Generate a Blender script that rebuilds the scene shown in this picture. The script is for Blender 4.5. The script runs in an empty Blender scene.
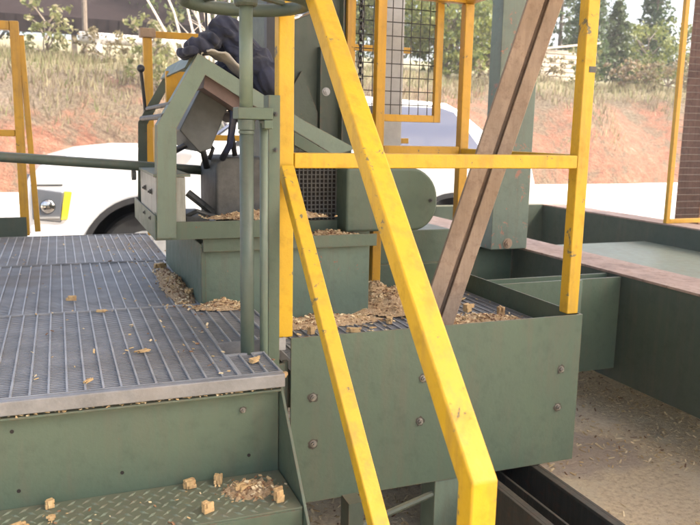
import bpy, math, random
from mathutils import Vector, Matrix, noise
random.seed(7)
R = math.radians
sc = bpy.context.scene
COL = sc.collection

# ---------------------------------------------------------------- mesh builder
class MB:
    def __init__(s): s.v = []; s.f = []; s.m = []
    def add(s, vs, fs, mi=0):
        n = len(s.v); s.v += [tuple(p) for p in vs]
        s.f += [tuple(i + n for i in q) for q in fs]; s.m += [mi] * len(fs)
        return s
    def box(s, x0, x1, y0, y1, z0, z1, mi=0):
        return s.add([(x0,y0,z0),(x1,y0,z0),(x1,y1,z0),(x0,y1,z0),(x0,y0,z1),(x1,y0,z1),(x1,y1,z1),(x0,y1,z1)],
              [(0,3,2,1),(4,5,6,7),(0,1,5,4),(1,2,6,5),(2,3,7,6),(3,0,4,7)], mi)
    def obox(s, c, size, mat, mi=0):
        h = [k / 2 for k in size]; vs = []
        for dz in (-1, 1):
            for dx, dy in ((-1,-1),(1,-1),(1,1),(-1,1)):
                vs.append(Vector(c) + mat @ Vector((dx*h[0], dy*h[1], dz*h[2])))
        return s.add(vs, [(0,3,2,1),(4,5,6,7),(0,1,5,4),(1,2,6,5),(2,3,7,6),(3,0,4,7)], mi)
    def prism(s, pts, a0, a1, axis='y', mi=0):
        # pts counter-clockwise in (x,z) for axis y, (y,z) for axis x, (x,y) for axis z
        def P(p, a):
            return (p[0], a, p[1]) if axis == 'y' else (a, p[0], p[1]) if axis == 'x' else (p[0], p[1], a)
        n = len(pts)
        vs = [P(p, a0) for p in pts] + [P(p, a1) for p in pts]
        fs = [tuple(range(n)), tuple(range(2*n-1, n-1, -1))]
        for i in range(n):
            j = (i + 1) % n; fs.append((i, i + n, j + n, j))
        return s.add(vs, fs, mi)
    def tube(s, pts, r, seg=10, cap=True, mi=0):
        pts = [Vector(p) for p in pts]; rs = r if isinstance(r, (list, tuple)) else [r] * len(pts)
        n0 = len(s.v); up = None; vs = []; fs = []
        for i, p in enumerate(pts):
            d = (pts[min(i+1, len(pts)-1)] - pts[max(i-1, 0)]).normalized()
            if up is None:
                up = d.orthogonal().normalized()
            up = (up - d * up.dot(d)).normalized(); w = d.cross(up)
            for k in range(seg):
                a = 2 * math.pi * k / seg
                vs.append(p + (up * math.cos(a) + w * math.sin(a)) * rs[i])
        for i in range(len(pts) - 1):
            for k in range(seg):
                l = (k + 1) % seg
                fs.append((i*seg+k, i*seg+l, (i+1)*seg+l, (i+1)*seg+k))
        if cap:
            fs.append(tuple(range(seg-1, -1, -1))); fs.append(tuple((len(pts)-1)*seg + k for k in range(seg)))
        return s.add(vs, fs, mi)
    def ring(s, c, R_, r, seg=48, sub=10, mi=0, mat=None, arc=2*math.pi):
        vs = []; fs = []; M = mat or Matrix.Identity(3)
        for i in range(seg):
            a = 2 * math.pi * i / seg
            for k in range(sub):
                b = 2 * math.pi * k / sub
                vs.append(Vector(c) + M @ Vector(((R_ + r*math.cos(b))*math.cos(a), (R_ + r*math.cos(b))*math.sin(a), r*math.sin(b))))
        for i in range(seg):
            j = (i + 1) % seg
            for k in range(sub):
                l = (k + 1) % sub
                fs.append((i*sub+k, j*sub+k, j*sub+l, i*sub+l))
        return s.add(vs, fs, mi)
    def sphere(s, c, r, mi=0, seg=14, rings=8, sz=(1,1,1)):
        vs = []; fs = []
        for i in range(rings + 1):
            t = math.pi * i / rings
            for k in range(seg):
                a = 2*math.pi*k/seg
                vs.append((c[0]+r*sz[0]*math.sin(t)*math.cos(a), c[1]+r*sz[1]*math.sin(t)*math.sin(a), c[2]+r*sz[2]*math.cos(t)))
        for i in range(rings):
            for k in range(seg):
                l = (k+1) % seg
                fs.append((i*seg+k, (i+1)*seg+k, (i+1)*seg+l, i*seg+l))
        return s.add(vs, fs, mi)
    def build(s, name, mats, parent=None, bevel=0, seg=2, smooth=False, loc=None):
        me = bpy.data.meshes.new(name)
        vs = s.v
        if loc is not None:
            l = Vector(loc); vs = [tuple(Vector(p) - l) for p in vs]
        me.from_pydata(vs, [], s.f); 
        if not isinstance(mats, (list, tuple)): mats = [mats]
        for m in mats: me.materials.append(m)
        if len(mats) > 1: me.polygons.foreach_set('material_index', s.m)
        if smooth: me.polygons.foreach_set('use_smooth', [True] * len(me.polygons))
        me.validate(); me.update()
        o = bpy.data.objects.new(name, me); COL.objects.link(o)
        if loc is not None: o.location = loc
        if parent is not None:
            o.parent = parent
            o.matrix_parent_inverse = Matrix.Translation(-parent.location) if parent.rotation_euler.z == 0 else parent.matrix_basis.inverted()
        if bevel:
            b = o.modifiers.new('bevel', 'BEVEL'); b.width = bevel; b.segments = seg; b.limit_method = 'ANGLE'; b.angle_limit = R(35)
            if seg > 1: me.polygons.foreach_set('use_smooth', [True] * len(me.polygons)); b.harden_normals = True
        return o

def tag(o, label=None, cat=None, group=None, kind=None):
    if label: o['label'] = label
    if cat: o['category'] = cat
    if group: o['group'] = group
    if kind: o['kind'] = kind
    return o
def empty(name, loc, label, cat, group=None):
    o = bpy.data.objects.new(name, None); COL.objects.link(o); o.location = loc; o.empty_display_size = .1
    return tag(o, label, cat, group)

# ---------------------------------------------------------------- materials
def newmat(name):
    m = bpy.data.materials.new(name); m.use_nodes = True
    nt = m.node_tree; return m, nt, nt.nodes['Principled BSDF'], nt.nodes, nt.links
def noise_n(N, L, co, scale, detail=5, rough=.6, dist=0):
    n = N.new('ShaderNodeTexNoise'); n.inputs['Scale'].default_value = scale; n.inputs['Detail'].default_value = detail
    n.inputs['Roughness'].default_value = rough; n.inputs['Distortion'].default_value = dist; L.new(co, n.inputs['Vector']); return n.outputs['Fac']
def ramp(N, L, fac, stops):
    r = N.new('ShaderNodeValToRGB'); e = r.color_ramp.elements
    while len(e) < len(stops): e.new(.5)
    for el, (p, c) in zip(e, stops):
        el.position = p; el.color = (c if isinstance(c, tuple) else (c, c, c)) + (1,)
    L.new(fac, r.inputs['Fac']); return r.outputs['Color']
def mixc(N, L, fac, a, b):
    m = N.new('ShaderNodeMix'); m.data_type = 'RGBA'
    if isinstance(fac, float): m.inputs[0].default_value = fac
    else: L.new(fac, m.inputs[0])
    for k, i in ((a, 6), (b, 7)):
        if isinstance(k, tuple): m.inputs[i].default_value = k + (1,)
        else: L.new(k, m.inputs[i])
    return m.outputs[2]
def math_n(N, L, op, a, b=None, clamp=False):
    m = N.new('ShaderNodeMath'); m.operation = op; m.use_clamp = clamp
    for k, i in ((a, 0), (b, 1)):
        if k is None: continue
        if isinstance(k, (int, float)): m.inputs[i].default_value = k
        else: L.new(k, m.inputs[i])
    return m.outputs[0]
def bump(N, L, bs, h, strength, dist=.01):
    b = N.new('ShaderNodeBump'); b.inputs['Strength'].default_value = strength; b.inputs['Distance'].default_value = dist
    L.new(h, b.inputs['Height']); L.new(b.outputs['Normal'], bs.inputs['Normal'])
def coord(N, kind='Object'):
    return N.new('ShaderNodeTexCoord').outputs[kind]
def wpos(N): return N.new('ShaderNodeNewGeometry').outputs['Position']

def paint(name, col, dirt=(.10,.085,.06), rust=(.16,.06,.03), chip=.70, rough=.42, dirt_amt=.5, dust=.2, streak=True, edge=True):
    m, nt, bs, N, L = newmat(name); co = wpos(N)
    n1 = noise_n(N, L, co, 3.0, 6); n2 = noise_n(N, L, co, 22, 6, .65); n3 = noise_n(N, L, co, 90, 4)
    c = mixc(N, L, ramp(N, L, n1, [(.3, .0), (.7, 1.)]), col, tuple(k * .78 + .01 for k in col))
    # long vertical grime
    if streak:
        mp = N.new('ShaderNodeMapping'); mp.inputs['Scale'].default_value = (14, 14, 1.6); L.new(co, mp.inputs['Vector'])
        ns = noise_n(N, L, mp.outputs[0], 1.5, 6, .7)
        c = mixc(N, L, math_n(N, L, 'MULTIPLY', ramp(N, L, ns, [(.5, 0.), (.75, 1.)]), dirt_amt), c, dirt)
    c = mixc(N, L, math_n(N, L, 'MULTIPLY', ramp(N, L, n2, [(.52, 0.), (.72, 1.)]), dirt_amt * .7), c, tuple(k*.55 for k in col))
    if dust > 0:
        g = N.new('ShaderNodeNewGeometry'); sp = N.new('ShaderNodeSeparateXYZ'); L.new(g.outputs['Normal'], sp.inputs[0])
        up = math_n(N, L, 'POWER', math_n(N, L, 'MAXIMUM', sp.outputs[2], 0.0), 3.0)
        up = math_n(N, L, 'MULTIPLY', up, ramp(N, L, n2, [(.3, .4), (.65, 1.)]))
        c = mixc(N, L, math_n(N, L, 'MULTIPLY', up, dust), c, (.36, .27, .17))
    chipf = ramp(N, L, noise_n(N, L, co, 16, 9, .72, .4), [(chip, 0.), (chip + .02, 1.)])
    if edge:   # paint worn through along sharp edges
        bv = N.new('ShaderNodeBevel'); bv.samples = 4; bv.inputs['Radius'].default_value = .006
        gg = N.new('ShaderNodeNewGeometry'); dt = N.new('ShaderNodeVectorMath'); dt.operation = 'DOT_PRODUCT'
        L.new(bv.outputs[0], dt.inputs[0]); L.new(gg.outputs['True Normal'], dt.inputs[1])
        em = ramp(N, L, math_n(N, L, 'SUBTRACT', 1.0, dt.outputs['Value']), [(.09, 0.), (.2, 1.)])
        em = math_n(N, L, 'MULTIPLY', em, ramp(N, L, noise_n(N, L, co, 26, 8, .75), [(.46, 0.), (.53, 1.)]))
        chipf = math_n(N, L, 'MAXIMUM', chipf, math_n(N, L, 'MULTIPLY', em, .8))
    c = mixc(N, L, chipf, c, rust)
    L.new(c, bs.inputs['Base Color'])
    r = N.new('ShaderNodeMapRange'); r.inputs['To Min'].default_value = rough - .08; r.inputs['To Max'].default_value = rough + .22
    L.new(n2, r.inputs['Value']); L.new(r.outputs[0], bs.inputs['Roughness'])
    h = math_n(N, L, 'ADD', math_n(N, L, 'MULTIPLY', n3, .35), math_n(N, L, 'MULTIPLY', chipf, -.6))
    h = math_n(N, L, 'ADD', h, math_n(N, L, 'MULTIPLY', n1, 2.5))
    bump(N, L, bs, h, .4, .005)
    return m

def plain(name, col, rough=.6, metal=0., var=.25, scale=20, bmp=.2, dark=.5):
    m, nt, bs, N, L = newmat(name); co = wpos(N)
    n = noise_n(N, L, co, scale, 6, .65)
    c = mixc(N, L, ramp(N, L, n, [(.5 - var, 0.), (.5 + var, 1.)]), tuple(k * dark for k in col), col)
    L.new(c, bs.inputs['Base Color']); bs.inputs['Roughness'].default_value = rough; bs.inputs['Metallic'].default_value = metal
    if bmp: bump(N, L, bs, n, bmp, .005)
    return m

M = {}
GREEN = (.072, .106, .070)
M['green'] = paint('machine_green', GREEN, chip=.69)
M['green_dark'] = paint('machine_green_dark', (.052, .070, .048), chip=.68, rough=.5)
M['green_rod'] = paint('rod_green', (.060, .085, .062), chip=.75, edge=False, dirt_amt=.7)
M['green_rodp'] = paint('rod_green_pale', (.125, .168, .122), chip=.75, edge=False)
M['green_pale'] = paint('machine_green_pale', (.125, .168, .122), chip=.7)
M['green_worn'] = paint('machine_green_worn', (.10, .145, .105), rust=(.23, .09, .055), chip=.63, dirt_amt=.6)
M['yellow'] = paint('safety_yellow', (.57, .335, .002), dirt=(.34, .20, .03), rust=(.13, .11, .055), chip=.61, rough=.45, dirt_amt=.9, dust=.12)
M['orange_yellow'] = paint('aged_yellow', (.50, .265, .008), dirt=(.22, .12, .03), rust=(.12, .09, .05), chip=.63, rough=.38, dirt_amt=.75, dust=.12)
M['green_col'] = paint('column_green', (.115, .155, .120), rust=(.27, .12, .08), chip=.60, dirt_amt=.6)
M['bolt'] = plain('bolt_steel', (.30, .28, .25), .45, .6, .2, 120, .3)
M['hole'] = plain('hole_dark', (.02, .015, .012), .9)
M['chrome'] = plain('chrome_rod', (.75, .75, .76), .12, 1., .2, 20, 0)
M['black'] = plain('black_rubber', (.018, .018, .022), .5, 0, .2, 30, .2)
M['greymetal'] = plain('motor_grey', (.095, .095, .088), .6, .1, .2, 25, .5)
M['greysheet'] = plain('grey_sheet', (.10, .105, .10), .5, .2, .25, 12, .2)
M['palegrey'] = plain('pale_grey', (.42, .42, .42), .5, .2, .25, 14, .2, .7)
M['dirtyplate'] = paint('dusty_plate', (.30, .31, .27), chip=.62, dirt_amt=.8)
M['wire'] = plain('guard_wire', (.09, .085, .08), .5, .5, .2, 50, 0)
M['chain'] = plain('chain_steel', (.12, .115, .12), .4, .7, .2, 80, .2)
M['brownwood'] = plain('stained_board', (.13, .085, .068), .75, 0, .25, 16, .4)
M['rubberblue'] = plain('blue_hose', (.02, .028, .07), .35, 0, .2, 40, .1)

# galvanised grating
def galv(k=1., nm='galvanised_steel'):
    m, nt, bs, N, L = newmat(nm); co = wpos(N)
    n1 = noise_n(N, L, co, 9, 6, .65); n2 = noise_n(N, L, co, 120, 4, .7); n3 = noise_n(N, L, co, 2.2, 4)
    c = mixc(N, L, ramp(N, L, n1, [(.3, 0.), (.7, 1.)]), tuple(q*k for q in (.20, .20, .20)), tuple(q*k for q in (.37, .37, .375)))
    c = mixc(N, L, math_n(N, L, 'MULTIPLY', ramp(N, L, n3, [(.5, 0.), (.68, 1.)]), .55), c, (.15, .115, .08))
    c = mixc(N, L, math_n(N, L, 'MULTIPLY', ramp(N, L, n2, [(.5, 0.), (.8, 1.)]), .5), c, tuple(q*k for q in (.36, .36, .36)))
    L.new(c, bs.inputs['Base Color']); bs.inputs['Metallic'].default_value = .25; bs.inputs['Roughness'].default_value = .45
    bump(N, L, bs, n2, .4, .002); return m
M['galv'] = galv(); M['galv_dark'] = galv(.72, 'galvanised_steel_dark')  # second one is a darker steel tone for cross ribs and nosing

def rustbeam(name, a, b, c3, stretch=(60, 60, 3), dk=.5):
    m, nt, bs, N, L = newmat(name); co = wpos(N)
    mp = N.new('ShaderNodeMapping'); mp.inputs['Scale'].default_value = stretch; L.new(co, mp.inputs['Vector'])
    n1 = noise_n(N, L, mp.outputs[0], 1.0, 7, .7); n2 = noise_n(N, L, co, 30, 6, .7); n3 = noise_n(N, L, co, 5, 5)
    c = mixc(N, L, ramp(N, L, n1, [(.35, 0.), (.65, 1.)]), a, b)
    c = mixc(N, L, ramp(N, L, n2, [(.5, 0.), (.7, 1.)]), c, c3)
    c = mixc(N, L, math_n(N, L, 'MULTIPLY', ramp(N, L, n3, [(.52, 0.), (.66, 1.)]), dk), c, tuple(k * .5 for k in a))
    L.new(c, bs.inputs['Base Color']); bs.inputs['Roughness'].default_value = .7
    bump(N, L, bs, math_n(N, L, 'ADD', n1, n2), .5, .004); return m
M['rust'] = rustbeam('rusty_steel', (.235, .165, .11), (.33, .24, .165), (.20, .13, .085), (30, 30, 2), .22)
M['rust_dark'] = rustbeam('rusty_steel_dark', (.035, .032, .024), (.055, .048, .036), (.07, .04, .025))
M['railtop'] = rustbeam('worn_rail_top', (.25, .165, .125), (.36, .26, .205), (.17, .10, .07), (8, 3, 8))
M['timber'] = rustbeam('post_timber', (.13, .065, .04), (.20, .105, .07), (.09, .045, .03), (50, 50, 2.5))
M['palewood'] = rustbeam('sawn_timber', (.50, .42, .32), (.66, .58, .46), (.40, .31, .2), (3, 40, 40))
M['log'] = rustbeam('bleached_log', (.60, .57, .52), (.72, .70, .66), (.45, .40, .34), (4, 30, 30))
M['chunk'] = rustbeam('offcut_wood', (.44, .28, .12), (.60, .42, .21), (.30, .17, .08), (150, 150, 30))

def dustmat():
    m, nt, bs, N, L = newmat('sawdust'); co = wpos(N)
    n1 = noise_n(N, L, co, 120, 6, .8); n2 = noise_n(N, L, co, 25, 5)
    c = ramp(N, L, n1, [(.3, (.22, .12, .055)), (.5, (.52, .35, .19)), (.68, (.74, .57, .36))])
    c = mixc(N, L, ramp(N, L, n2, [(.45, 0.), (.7, .7)]), c, (.55, .42, .28))
    L.new(c, bs.inputs['Base Color']); bs.inputs['Roughness'].default_value = .95
    bump(N, L, bs, n1, 1., .01); return m
M['sawdust'] = dustmat()
M['chipA'] = plain('chip_pale', (.78, .62, .38), .9, 0, .2, 60, .1, .8)
M['chipB'] = plain('chip_tan', (.60, .42, .21), .9, 0, .2, 60, .1, .7)
M['chipC'] = plain('chip_brown', (.26, .14, .07), .9, 0, .2, 60, .1, .7)

def groundmat():
    m, nt, bs, N, L = newmat('yard_ground'); co = wpos(N)
    n1 = noise_n(N, L, co, .8, 6, .65, .5); n2 = noise_n(N, L, co, 45, 7, .75); n3 = noise_n(N, L, co, 6, 6, .7)
    soil = ramp(N, L, n2, [(.32, (.46, .335, .21)), (.5, (.74, .59, .39)), (.66, (.86, .73, .50))])
    soil = mixc(N, L, ramp(N, L, n3, [(.5, 0.), (.62, .75)]), soil, (.76, .64, .45))
    # damp trodden patches
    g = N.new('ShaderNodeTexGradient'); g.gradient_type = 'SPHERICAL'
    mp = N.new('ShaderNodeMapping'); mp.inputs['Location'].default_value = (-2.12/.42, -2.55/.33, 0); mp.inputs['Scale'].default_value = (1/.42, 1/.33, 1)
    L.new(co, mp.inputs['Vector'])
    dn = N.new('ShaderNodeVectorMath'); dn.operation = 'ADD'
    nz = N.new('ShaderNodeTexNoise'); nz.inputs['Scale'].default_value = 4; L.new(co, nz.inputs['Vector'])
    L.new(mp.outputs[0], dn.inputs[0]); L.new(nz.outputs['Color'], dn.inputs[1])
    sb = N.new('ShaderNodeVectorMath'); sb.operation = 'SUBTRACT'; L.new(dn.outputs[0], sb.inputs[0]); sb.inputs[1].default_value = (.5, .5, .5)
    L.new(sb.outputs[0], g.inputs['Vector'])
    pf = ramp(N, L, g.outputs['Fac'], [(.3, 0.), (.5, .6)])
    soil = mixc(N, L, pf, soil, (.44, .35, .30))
    soil = mixc(N, L, math_n(N, L, 'MULTIPLY', ramp(N, L, n1, [(.58, 0.), (.66, 1.)]), .4), soil, (.42, .33, .27))
    grav = ramp(N, L, n2, [(.3, (.46, .42, .37)), (.6, (.66, .62, .56))])
    sp = N.new('ShaderNodeSeparateXYZ'); L.new(co, sp.inputs[0])
    yy = math_n(N, L, 'ADD', sp.outputs[1], math_n(N, L, 'MULTIPLY', n1, 2.))
    mr = N.new('ShaderNodeMapRange'); mr.inputs['From Min'].default_value = 5.2; mr.inputs['From Max'].default_value = 7.5; L.new(yy, mr.inputs['Value'])
    c = mixc(N, L, mr.outputs[0], soil, grav)
    L.new(c, bs.inputs['Base Color']); bs.inputs['Roughness'].default_value = .95
    bump(N, L, bs, math_n(N, L, 'ADD', n2, n3), .8, .02); return m
M['ground'] = groundmat()

def bankmat():
    m, nt, bs, N, L = newmat('clay_bank'); co = wpos(N)
    n1 = noise_n(N, L, co, .45, 6, .65, .6); n2 = noise_n(N, L, co, 3.5, 7, .75); n3 = noise_n(N, L, co, 12, 5, .7)
    clay = ramp(N, L, n2, [(.3, (.15, .065, .04)), (.5, (.27, .115, .065)), (.7, (.34, .19, .12))])
    scrub = ramp(N, L, n3, [(.3, (.07, .05, .032)), (.5, (.155, .115, .072)), (.7, (.23, .185, .115))])
    sp = N.new('ShaderNodeSeparateXYZ'); L.new(co, sp.inputs[0])
    z = math_n(N, L, 'ADD', sp.outputs[2], math_n(N, L, 'MULTIPLY', math_n(N, L, 'SUBTRACT', n1, .5), 8.))
    z = math_n(N, L, 'ADD', z, math_n(N, L, 'MULTIPLY', math_n(N, L, 'SUBTRACT', 9.0, sp.outputs[0]), .05))
    mr = N.new('ShaderNodeMapRange'); mr.inputs['From Min'].default_value = 1.5; mr.inputs['From Max'].default_value = 2.6; L.new(z, mr.inputs['Value'])
    c = mixc(N, L, mr.outputs[0], clay, scrub)
    n4 = noise_n(N, L, co, 1.4, 7, .75, .8)
    c = mixc(N, L, math_n(N, L, 'MULTIPLY', ramp(N, L, n4, [(.47, 0.), (.58, 1.)]), .85), c, scrub)
    c = mixc(N, L, math_n(N, L, 'MULTIPLY', ramp(N, L, n4, [(.30, 1.), (.40, 0.)]), .6), c, (.34, .27, .20))
    mr2 = N.new('ShaderNodeMapRange'); mr2.inputs['From Min'].default_value = 2.7; mr2.inputs['From Max'].default_value = 3.3; L.new(sp.outputs[2], mr2.inputs['Value'])
    grass = ramp(N, L, n3, [(.3, (.16, .15, .07)), (.7, (.34, .30, .17))])
    c = mixc(N, L, mr2.outputs[0], c, grass)
    L.new(c, bs.inputs['Base Color']); bs.inputs['Roughness'].default_value = .95
    bump(N, L, bs, math_n(N, L, 'ADD', n2, n3), 1., .15); return m
M['bank'] = bankmat()

def leafmat(name, a, b):
    m, nt, bs, N, L = newmat(name); co = wpos(N)
    n = noise_n(N, L, co, 1.1, 3); oi = N.new('ShaderNodeObjectInfo')
    c = mixc(N, L, ramp(N, L, n, [(.35, 0.), (.65, 1.)]), a, b)
    c = mixc(N, L, math_n(N, L, 'MULTIPLY', oi.outputs['Random'], .35), c, (.10, .11, .03))
    L.new(c, bs.inputs['Base Color']); bs.inputs['Roughness'].default_value = .6
    tr = N.new('ShaderNodeBsdfTranslucent'); L.new(c, tr.inputs['Color'])
    mx = N.new('ShaderNodeMixShader'); mx.inputs[0].default_value = .4
    L.new(bs.outputs[0], mx.inputs[1]); L.new(tr.outputs[0], mx.inputs[2])
    L.new(mx.outputs[0], N['Material Output'].inputs['Surface']); return m
M['leafA'] = leafmat('leaf_light', (.12, .155, .035), (.24, .25, .065))
M['leafB'] = leafmat('leaf_mid', (.07, .11, .03), (.13, .165, .05))
M['leafP'] = leafmat('pine_needles', (.035, .07, .028), (.075, .115, .045))
M['bark'] = rustbeam('bark', (.12, .09, .065), (.20, .16, .12), (.07, .05, .035))
M['twig'] = rustbeam('bare_twig', (.52, .46, .38), (.68, .62, .54), (.40, .33, .26))
M['dryA'] = leafmat('dry_grass_pale', (.26, .22, .115), (.38, .33, .19))
M['dryB'] = leafmat('dry_grass_brown', (.12, .085, .055), (.21, .15, .09))
M['dryC'] = leafmat('weed_green', (.13, .15, .05), (.22, .22, .09))

def carpaint():
    m, nt, bs, N, L = newmat('white_car_paint'); bs.inputs['Base Color'].default_value = (.76, .76, .76, 1)
    bs.inputs['Roughness'].default_value = .25; bs.inputs['Coat Weight'].default_value = .6; return m
M['car'] = carpaint()
def glassy(name, col, rough=.05):
    m, nt, bs, N, L = newmat(name); bs.inputs['Base Color'].default_value = col + (1,); bs.inputs['Roughness'].default_value = rough
    bs.inputs['Coat Weight'].default_value = 1.; return m
M['carglass'] = glassy('car_glass_sky', (.13, .15, .22))  # pale blue base paints in the sky reflected by the glass
M['darkglass'] = glassy('car_glass_dark', (.02, .025, .035))
M['lens'] = glassy('lamp_lens', (.13, .14, .16))
M['amber'] = glassy('amber_lens', (.85, .72, .05), .15)
M['cartrim'] = plain('car_trim', (.03, .03, .032), .6, 0, .2, 20, .1)
M['rubber'] = plain('tyre_rubber', (.025, .025, .025), .8)

def clothmat(name, a, b):
    m, nt, bs, N, L = newmat(name); co = wpos(N)
    n = noise_n(N, L, co, 14, 6, .7); n2 = noise_n(N, L, co, 400, 2)
    L.new(ramp(N, L, n, [(.35, a), (.65, b)]), bs.inputs['Base Color']); bs.inputs['Roughness'].default_value = .85
    bs.inputs['Sheen Weight'].default_value = .1; bump(N, L, bs, n2, .4, .002); return m
M['cloth'] = clothmat('navy_cloth', (.006, .007, .014), (.018, .024, .055))
M['clothred'] = clothmat('red_lining', (.18, .02, .03), (.28, .04, .05))
M['canvas'] = clothmat('tan_canvas', (.26, .24, .21), (.36, .34, .30))
M['roofmetal'] = plain('roof_metal', (.62, .61, .58), .6, 0, .3, 6, .2)
M['roofold'] = None
M['roofold'] = plain('old_roof', (.022, .014, .014), 1., 0, .3, 4, .4); M['roofold'].node_tree.nodes['Principled BSDF'].inputs['Specular IOR Level'].default_value = .1

# ---------------------------------------------------------------- camera
cam = bpy.data.cameras.new('camera'); co = bpy.data.objects.new('camera', cam); COL.objects.link(co); sc.camera = co
yaw, pit, rol = R(21.25), R(9.833), R(1.127)
fw = Vector((math.sin(yaw)*math.cos(pit), math.cos(yaw)*math.cos(pit), -math.sin(pit)))
rt = Vector((math.cos(yaw), -math.sin(yaw), 0)); up = rt.cross(fw)
rt2 = rt*math.cos(rol) + up*math.sin(rol); up2 = -rt*math.sin(rol) + up*math.cos(rol)
mw = Matrix((rt2, up2, -fw)).transposed().to_4x4(); mw.translation = (0, 0, 1.38); co.matrix_world = mw
cam.sensor_width = 36; cam.lens = 749/700*36; cam.clip_start = .05; cam.clip_end = 2000
cam.dof.use_dof = True; cam.dof.focus_distance = 2.1; cam.dof.aperture_fstop = 8.0

# ---------------------------------------------------------------- ground and hillside
def grid(x0, x1, y0, y1, nx, ny, fz):
    b = MB(); vs = []; fs = []
    for j in range(ny + 1):
        for i in range(nx + 1):
            x = x0 + (x1-x0)*i/nx; y = y0 + (y1-y0)*j/ny; vs.append((x, y, fz(x, y)))
    for j in range(ny):
        for i in range(nx):
            a = j*(nx+1)+i; fs.append((a, a+1, a+nx+2, a+nx+1))
    return b.add(vs, fs)
g = grid(-300, 300, -60, 400, 2, 2, lambda x, y: 0).build('ground', M['ground']); tag(g, 'trodden sawdust and soil yard running out to pale gravel', 'ground', kind='structure')
def foot(x): return 18.3 + .6*noise.noise(Vector((x*.25, 3, 0))) + (x-15)*.06
def hz(x, y):
    t = (y - foot(x)) / 4.2
    n = noise.noise(Vector((x*.35, y*.35, 1)))*.35 + noise.noise(Vector((x*1.2, y*1.2, 5)))*.16 + noise.noise(Vector((x*3, y*3, 8)))*.06
    if t <= 0: return -.25 + min(0, t)*.2
    s = min(t, 1); s = s**.8*(1 - .25*s) / .75
    return 3.15*s + (max(0, t-1))*.28 + n*min(1, t*2.5) + (-.05)
h = grid(-45, 75, 16.5, 30, 300, 60, hz).build('clay_hillside', M['bank'], smooth=True); tag(h, 'steep bank of red clay and dry scrub behind the yard', 'hillside', kind='structure')
def hz2(x, y): return hz(x, 30) + (y-30)*.11 + noise.noise(Vector((x*.05, y*.05, 2)))*1.0*min(1, (y-30)/6)
h = grid(-160, 220, 30, 160, 76, 26, hz2).build('hilltop', M['bank'], smooth=True); tag(h, 'grassy hilltop rising behind the clay bank', 'hillside', kind='structure')
def hh(x, y): return hz(x, y) if y < 30 else hz2(x, y)

# dry grass and weeds on the bank
b = MB()
for _ in range(42000):
    x = random.uniform(-6, 30); t = random.random()**.8; y = foot(x) + .5 + t*9.5
    z = hh(x, y)
    dens = noise.noise(Vector((x*.4, y*.5, 9)))
    if z < 2.6 and dens + (z-1.9+(9-x)*.04)*.35 < -.12 + random.random()*.25: continue
    hgt = random.uniform(.08, .30) * (1.25 if z > 2.6 else 1)
    a = random.uniform(0, 6.28); lx, ly = math.cos(a)*hgt*.35, math.sin(a)*hgt*.35; w = random.uniform(.01, .022)
    q = random.random(); mi = (0 if q < .42 else 1 if q < .75 else 2) if z > 2.7 else (0 if q < .3 else 1 if q < .86 else 2)
    b.add([(x-w, y, z-.03), (x+w, y, z-.03), (x+lx+w*.3, y+ly, z+hgt)], [(0, 1, 2)], mi)
tag(b.build('dry_grass', [M['dryA'], M['dryB'], M['dryC']]), 'dry grass and weeds covering the clay bank', 'grass', kind='stuff')

# ---------------------------------------------------------------- trees and shrubs
def leafquad(b, p, s, mi=0):
    n = Vector((random.gauss(0,1), random.gauss(0,1), random.gauss(0,1))).normalized(); u = n.orthogonal().normalized(); v = n.cross(u)
    a = random.uniform(0, 6.28); u, v = u*math.cos(a)+v*math.sin(a), v*math.cos(a)-u*math.sin(a)
    p = Vector(p); b.add([p-u*s, p-v*s*.5, p+u*s, p+v*s*.5], [(0,1,2,3)], mi)
def broadleaf(H, W, seed, nclump=110, nleaf=44, ls=.085, base=.25):
    random.seed(seed); t = MB(); c = MB()
    t.tube([(0,0,-.3),(.05,.02,H*.3),(-.04,.05,H*.6),(.03,0,H*.85)], [.035*H*.5,.028*H*.5,.016*H*.5,.01], 7)
    for _ in range(nclump):
        zz = random.uniform(base, 1.); rr = W*math.sqrt(max(.04, 1-((zz-.55)/.5)**2))*random.uniform(.35, 1.05); a = random.uniform(0, 6.28)
        p = Vector((math.cos(a)*rr, math.sin(a)*rr, zz*H + random.uniform(-.2,.2)))
        if random.random() < .3:
            t.tube([(0,0,max(.2,p.z-.6*rr-.2)), p*.55+Vector((0,0,p.z*.35)), p], [.03,.018,.006], 4)
        cr = random.uniform(.18, .42)*W*.55
        for _ in range(nleaf):
            q = p + Vector((random.gauss(0,1), random.gauss(0,1), random.gauss(0,.7)))*cr*.55; leafquad(c, q, ls*random.uniform(.6,1.3), 0 if random.random() < .8 else 1)
    return t, c
def pine(H, W, seed):
    random.seed(seed); t = MB(); c = MB(); t.tube([(0,0,-.3),(0,0,H)], [.12,.015], 6)
    z = H*.12
    while z < H*.98:
        r = W*(1-z/H)**.8*random.uniform(.75,1.1)+.08; n = 7
        for k in range(n):
            a = random.uniform(0,6.28); L_ = r*random.uniform(.7,1.1)
            t.tube([(0,0,z),(math.cos(a)*L_,math.sin(a)*L_,z-.08*L_+random.uniform(-.05,.1))],[.02,.006],4)
            for _ in range(26):
                f = random.uniform(.25,1.05); leafquad(c,(math.cos(a)*L_*f+random.gauss(0,.09),math.sin(a)*L_*f+random.gauss(0,.09),z-.08*L_*f+random.gauss(0,.08)),random.uniform(.07,.14))
        z += H*.045
    return t, c
protos = {}
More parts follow.
